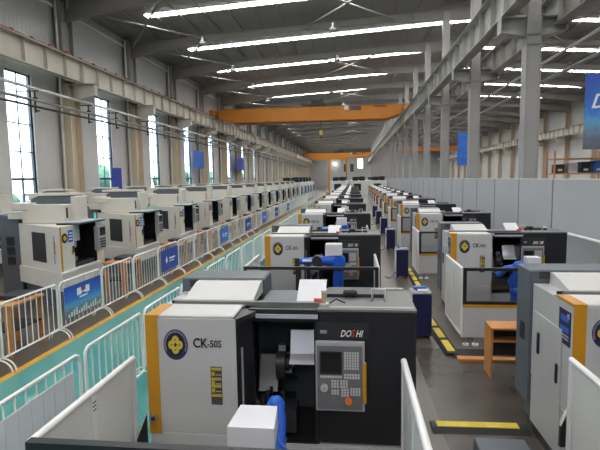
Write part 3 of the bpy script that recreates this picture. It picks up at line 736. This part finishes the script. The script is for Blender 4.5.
# ------------------------------------------------------------------ crowd barriers
def rounded(y0, y1, z0, z1, r, n=5):
    pts = [(0, y0, z0)]
    for i in range(n+1): a = math.pi-math.pi/2*i/n; pts.append((0, y0+r+r*math.cos(a), z1-r+r*math.sin(a)))
    for i in range(n+1): a = math.pi/2-math.pi/2*i/n; pts.append((0, y1-r+r*math.cos(a), z1-r+r*math.sin(a)))
    pts.append((0, y1, z0)); return pts
def make_barrier(Lb):
    B = empty('crowd_barrier')
    MB().tube(rounded(.03, Lb-.03, .2, 1.05, .09), .02, 'fence', 8).cyl((0, .03, .2), (0, Lb-.03, .2), .017, 'fence', 8).build('frame', B)
    q = MB(); n = int(Lb/.15)
    for i in range(1, n): y = .03+(Lb-.06)*i/n; q.cyl((0, y, .2), (0, y, 1.045), .0085, 'fence', 6, None, False)
    q.build('bars', B)
    for y in (.035, Lb-.035):
        pts = [(.21*math.cos(a), y, .012+.185*math.sin(a)) for a in [math.pi*k/10 for k in range(11)]]
        MB().tube(pts, .012, 'fence', 8).build('hoop_foot', B)
    return B
bar = make_barrier(1.5)
BX = -5.41; NB = 34
BAN = {2: 'city', 5: 'bannerblue', 9: 'skyblue', 12: 'bannerblue', 15: 'skyblue', 18: 'bannerblue', 22: 'skyblue'}
ban = {}
for i in range(NB):
    o = bar if i == 0 else copy_tree(bar, None, () if i < 14 else ('hoop_foot',))
    y = 8.12+1.5125*(i-2); o.location = (BX, y, 0)
    tag(o, 'white tubular crowd barrier along the yellow line, %s from the front' % ORD[i], 'barrier', 'white crowd barriers along the yellow line')
    if i in BAN:
        q = empty('hanging_banner'); q.location = (BX+.03, y, 0)
        MB().box((0, .12, .33), (.012, 1.40, .93), BAN[i]).build('sheet', q)
        t = MB()
        if BAN[i] == 'city':
            t.box((.012, .52, .70), (.015, .66, .84), 'wletter'); t.box((.012, .82, .70), (.015, .96, .84), 'wletter'); t.prism([(.68, .70), (.73, .70), (.80, .84), (.75, .84)], .012, .015, 'red', 'x'); t.box((.012, .66, .72), (.015, .82, .76), 'wletter'); t.box((.012, .60, .64), (.015, .88, .67), 'wletter')
            t.build('print', q); t = MB()
            for k in range(14): t.box((.012, .2+.085*k, .34), (.014, .25+.085*k, .40+.11*((k*5) % 4)/4), 'sheet')
        else:
            t.prism([(.42, .62), (.50, .52), (.58, .62), (.50, .74)], .012, .015, 'wletter', 'x'); t.box((.012, .70, .62), (.015, 1.15, .67), 'wletter'); t.box((.012, .70, .55), (.015, 1.05, .58), 'wletter')
        t.build('skyline_print' if BAN[i] == 'city' else 'print', q)
        nm = {'city': 'blue banner with a skyline and white logo', 'bannerblue': 'royal blue banner with a white diamond mark', 'skyblue': 'sky blue banner with white lettering'}[BAN[i]]
        tag(q, '%s hanging on the %s barrier from the front' % (nm, ORD[i]), 'banner', 'blue banners on the crowd barriers')
    if i in (2, 3, 4, 5):
        pass
# barriers between the walkway and the centre row
k = 0
for i in range(16):
    o = copy_tree(bar, None, () if i < 6 else ('hoop_foot',)); o.location = (-2.97-.03*min(i, 4), 3.28+1.6*i, 0)
    tag(o, 'white tubular crowd barrier beside the centre row of lathes, %s from the front' % ORD[i], 'barrier', 'white crowd barriers beside the centre row')
q = MB()
for j in range(10): q.box((0, j*.17, .215), (.012, j*.17+.165, .92), 'lilac')
q = q.build('hanging_info_board'); q.location = (-2.945, 2.88, 0); tag(q, 'pale lilac slatted board hung on the nearest barrier by the teal walkway', 'board')

# ------------------------------------------------------------------ right side
# partition boards
pb = MB().box((0, .03, .05), (.06, 2.6, 2.78), 'partition').box((-.012, 0, 0), (.07, .045, 2.8), 'midgrey').box((-.01, 0, 2.77), (.07, 2.62, 2.8), 'sheet').box((0, .03, 0), (.06, 2.6, .05), 'midgrey').build('wall_partition')
for i in range(38):
    c = pb if i == 0 else pb.copy()
    if i: COL.objects.link(c)
    c.location = (5.2, .2+2.62*i, 0); c['kind'] = 'structure'
q = MB(); q.tube([(5.02, 6.0, 1.5), (5.02, 13.4, 1.5)], .04, 'fence', 10)
for y in (7.0, 9.5, 12.0): q.box((5.0, y, 1.44), (5.2, y+.03, 1.48), 'fence')
tag(q.build('handrail_pipe'), 'white pipe running along the grey partition behind the second right lathe', 'pipe')
# power cabinets (carts) in the aisle
def make_cart():
    P = empty('power_cabinet')
    MB().box((0, 0, .06), (.34, .42, .82), 'navy', .012).build('body', P)
    MB().box((-.012, .01, .06), (0, .41, .84), 'sheet').build('side_plate', P)
    MB().box((-.01, 0, .82), (.34, .42, .845), 'midgrey', .006).box((.10, .06, .845), (.28, .16, .885), 'paper', .01).box((.05, .24, .845), (.28, .36, .90), 'blue', .01).build('top_tray', P)
    for x in (.11, .20): MB().cyl((x, .20, .845), (x, .20, .875), .03, 'black', 10).build('socket', P)
    for x in (.05, .29):
        for y in (.06, .36): MB().cyl((x-.02, y, .03), (x+.02, y, .03), .03, 'rubber', 10).build('caster', P)
    MB().tube([(0, .1, .2), (-.1, .02, .05), (-.22, -.02, .012), (-.3, .2, .012)], .012, 'rubber', 6).build('cable', P)
    return P
pc = make_cart()
for i, (x, y) in enumerate(((1.03, 8.55), (1.2, 13.8), (1.28, 19.2), (1.35, 24.6), (1.35, 29.8), (1.35, 35.2))):
    o = pc if i == 0 else copy_tree(pc)
    o.location = (x, y, 0)
    tag(o, 'tall navy power cabinet with white side standing in the right aisle, %s from the front' % ORD[i], 'cabinet', 'navy power cabinets in the right aisle')
# hazard cable ramps
def ramp(x0, y0, x1, y1, label):
    d = Vector((x1-x0, y1-y0, 0)); L = d.length; o = empty('cable_ramp'); o.location = (x0, y0, 0); o.rotation_euler.z = math.atan2(d.y, d.x)
    MB().prism([(-.13, 0), (.13, 0), (.07, .05), (-.07, .05)], 0, L, 'rubber', 'x').build('base', o)
    n = max(1, int(L/.55)); q = MB()
    for k in range(n): q.box((L*k/n+.06, -.06, .05), (L*(k+1)/n-.10, .06, .056), 'hazard')
    q.build('yellow_strips', o)
    tag(o, label, 'cable ramp', 'yellow and black cable ramps')
ramp(1.50, 9.8, 1.58, 7.75, 'yellow and black cable ramp along the aisle beside the second right guard')
ramp(1.69, 15.2, 1.69, 12.6, 'yellow and black cable ramp along the aisle beside the third right guard')
ramp(.88, 5.45, 1.95, 5.47, 'yellow and black cable ramp crossing the floor behind the nearest right lathe')
q = empty('floor_sill'); MB().box((1.62, 7.52, 0), (4.3, 7.66, .05), 'wood', .006).build('strip', q)
MB().box((1.60, 7.66, 0), (4.3, 8.0, .035), 'rubber').build('mat', q)
tag(q, 'low wooden floor strip with black mat before the second right guard', 'floor strip')
# desk and chair
q = empty('desk')
MB().box((1.93, 6.88, .72), (3.0, 7.25, .75), 'wood', .004).build('top', q); MB().box((1.93, 6.90, 0), (1.96, 7.24, .72), 'wood').build('side_panel', q); MB().box((2.97, 6.90, 0), (3.0, 7.24, .72), 'wood').build('side_panel', q)
MB().box((1.96, 7.18, .25), (2.97, 7.2, .72), 'sticker').box((1.96, 6.95, .52), (2.97, 7.18, .54), 'wood').build('shelf', q)
tag(q, 'small orange wooden desk before the second right guard', 'desk')
q = empty('chair'); q.location = (2.42, 6.62, 0)
MB().box((-.2, -.2, .44), (.2, .2, .48), 'black', .015).build('seat', q); MB().box((.17, -.19, .5), (.21, .19, .86), 'black', .015).build('backrest', q)
for x in (-.17, .17):
    for y in (-.17, .17): MB().cyl((x, y, 0), (x, y, .45), .014, 'dark', 8).build('leg', q)
for y in (-.17, .17): MB().cyl((.19, y, .45), (.19, y, .8), .012, 'dark', 8).build('back_post', q)
tag(q, 'black chair at the small orange wooden desk', 'chair')
# dark equipment box at the lower edge
q = empty('equipment_box'); q.location = (1.22, 4.45, 0)
MB().box((0, 0, .02), (.5, .45, .21), 'grey', .01).build('body', q)
s = MB()
for j in range(5): s.box((.06, -.006, .05+.028*j), (.44, 0, .064+.028*j), 'black')
s.build('vent_grille', q); MB().box((.05, .05, 0), (.45, .40, .02), 'rubber').build('base', q)
tag(q, 'low dark grey equipment box with vents beside the nearest right lathe', 'equipment')

# ------------------------------------------------------------------ banners on walls and in the second hall
def wall_banner(name, loc, w, h, m, label, side, txt=None):
    o = empty(name); o.location = loc
    if side == 'x':                     # faces +x
        MB().box((0, 0, 0), (.03, w, h), m).build('sheet', o)
        if txt: MB().text(txt, h*.3, 'wletter', at_side(.035, w*.12, h*.55), .003).build('print', o)
    else:
        MB().box((0, -.03, 0), (w, 0, h), m).build('sheet', o)
        if txt:
            t = MB(); t.text(txt, h*.27, 'wletter', at_front(w*.07, -.035, h*.55), .004, .3); pass
            t.build('print', o)
    return tag(o, label, 'banner')
wall_banner('wall_banner', (-14.80, 28.2, 1.0), 1.25, 2.75, 'bannerblue', 'tall blue banner standing against the left wall beside the second window', 'x')
wall_banner('wall_sign', (-14.45, 42.7, 4.0), 2.9, 1.6, 'skyblue', 'blue sign on the left wall past the third window', 'x')
wall_banner('wall_sign', (-14.45, 59.0, 4.1), 3.4, 1.6, 'bannerblue', 'darker blue sign further along the left wall under the near crane', 'x')
wall_banner('hanging_banner', (9.75, 22.0, 3.95), 3.2, 3.15, 'city', 'large blue banner hanging in the second hall at the right edge', 'y', 'DOSHI')
wall_banner('hanging_banner', (9.3, 45.0, 3.85), 1.2, 2.9, 'skyblue', 'narrow blue banner hanging in the second hall beyond the columns', 'y')
# racks of goods in the second hall
def make_rack():
    K = empty('storage_rack')
    for x in (0, 2.4):
        for y in (0, .9): MB().box((x, y, 0), (x+.06, y+.06, 4.0), 'wood').build('upright', K)
    for z in (.9, 1.9, 2.9, 3.6): MB().box((.06, .02, z), (2.4, .9, z+.06), 'wood').build('shelf', K)
    return K
k0 = make_rack()
for i, (x, y) in enumerate(((9.4, 24), (12.2, 24), (15.0, 24))):
    o = k0 if i == 0 else copy_tree(k0); o.location = (x, y, 0)
    tag(o, 'wooden storage rack in the second hall, %s from the columns' % ORD[i], 'rack', 'storage racks in the second hall')
    for j in range(4):
        m = ('dark', 'paper', 'black', 'skyblue')[j]
        c = MB().box((0, 0, 0), (.42, .5, .42+.05*j), m, .02).box((.1, -.01, .1), (.3, 0, .2), 'sheet').build('parts_crate'); c.location = (x+.15+.58*j, y+.2, 2.965)
        tag(c, '%s parts crate on the upper shelf of the %s rack from the columns' % (('steel grey', 'white', 'black', 'blue')[j], ORD[i]), 'crate', 'parts crates on the storage racks')

# ------------------------------------------------------------------ far part of the hall
def make_big():
    B = empty('machining_cell')
    MB().box((0, 0, 0), (2.6, 3.2, 2.45), 'sheet', .03).build('body', B)
    MB().box((2.6, .5, .9), (2.63, 1.5, 2.0), 'black').build('window_panel', B); MB().box((.6, -.02, .9), (1.7, 0, 2.0), 'black').build('window_panel', B)
    MB().box((2.6, 1.9, 1.0), (2.64, 2.5, 1.9), 'bannerblue').build('blue_panel', B)
    MB().box((.4, .3, 2.45), (1.3, 1.4, 3.05), 'black', .06).box((1.5, .5, 2.45), (2.3, 1.6, 3.1), 'black', .06).build('top_motor', B)
    return B
g0 = make_big()
for i in range(5):
    o = g0 if i == 0 else copy_tree(g0); o.location = (-9.0, 58+4.2*i, 0)
    tag(o, 'large pale machining cell with black motors beyond the cream machines, %s from the front' % ORD[i], 'machine tool', 'large machining cells far down the left side')
for i in range(12):
    o = copy_tree(g0); o.location = (-3.6+ (i % 3)*3.0, 74+7*(i//3), 0)
    tag(o, 'pale machining cell far down the hall behind the centre row, %s of its cluster' % ORD[i], 'machine tool', 'machining cells at the far end of the hall')

# trees outside the windows
for i in range(14):
    y = 19+7.2*i; x = -24-2.5*(i % 3)
    o = empty('tree'); o.location = (x, y, -.35)
    MB().cyl((0, 0, 0), (0, 0, 2.2), .18, 'bark', 10, .12).build('trunk', o)
    q = MB(); rnd = random.Random(i)
    for j in range(9): q.sphere((rnd.uniform(-1.3, 1.3), rnd.uniform(-2.6, 2.6), rnd.uniform(1.6, 4.2)), rnd.uniform(.9, 1.5), 'leaf', 12, 8, (1, 1, .85), .25)
    q.build('crown', o)
    tag(o, 'green tree outside the left windows, %s from the front' % ORD[i], 'tree', 'trees outside the left windows')

# ------------------------------------------------------------------ world, camera, view
w = bpy.data.worlds.new('daylight'); S.world = w; w.use_nodes = True
bg = w.node_tree.nodes['Background']; bg.inputs[0].default_value = (.80, .91, 1.0, 1); bg.inputs[1].default_value = 4.0
cam = bpy.data.cameras.new('camera'); co = bpy.data.objects.new('camera', cam); COL.objects.link(co); S.camera = co
cam.sensor_width = 36; cam.lens = 480/600*36; cam.clip_end = 600; cam.clip_start = .05
yaw, pitch, roll = -.1125, .0963, -.0158
fwd = Vector((math.sin(yaw)*math.cos(pitch), math.cos(yaw)*math.cos(pitch), -math.sin(pitch)))
right = Vector((math.cos(yaw), -math.sin(yaw), 0)); up = right.cross(fwd)
# image-plane roll
r2 = right*math.cos(roll)+up*math.sin(roll); u2 = -right*math.sin(roll)+up*math.cos(roll)
co.matrix_world = Matrix(((r2.x, u2.x, -fwd.x, 0), (r2.y, u2.y, -fwd.y, 0), (r2.z, u2.z, -fwd.z, 2.9), (0, 0, 0, 1)))
S.view_settings.view_transform = 'Standard'; S.view_settings.look = 'None'; S.view_settings.gamma = 1; S.view_settings.exposure = 1.0
S.view_settings.use_curve_mapping = False
S.cycles.use_denoising = True
S.cycles.max_bounces = 10; S.cycles.diffuse_bounces = 5; S.cycles.transparent_max_bounces = 12; S.cycles.caustics_reflective = False; S.cycles.caustics_refractive = False
S.cycles.sample_clamp_indirect = 8
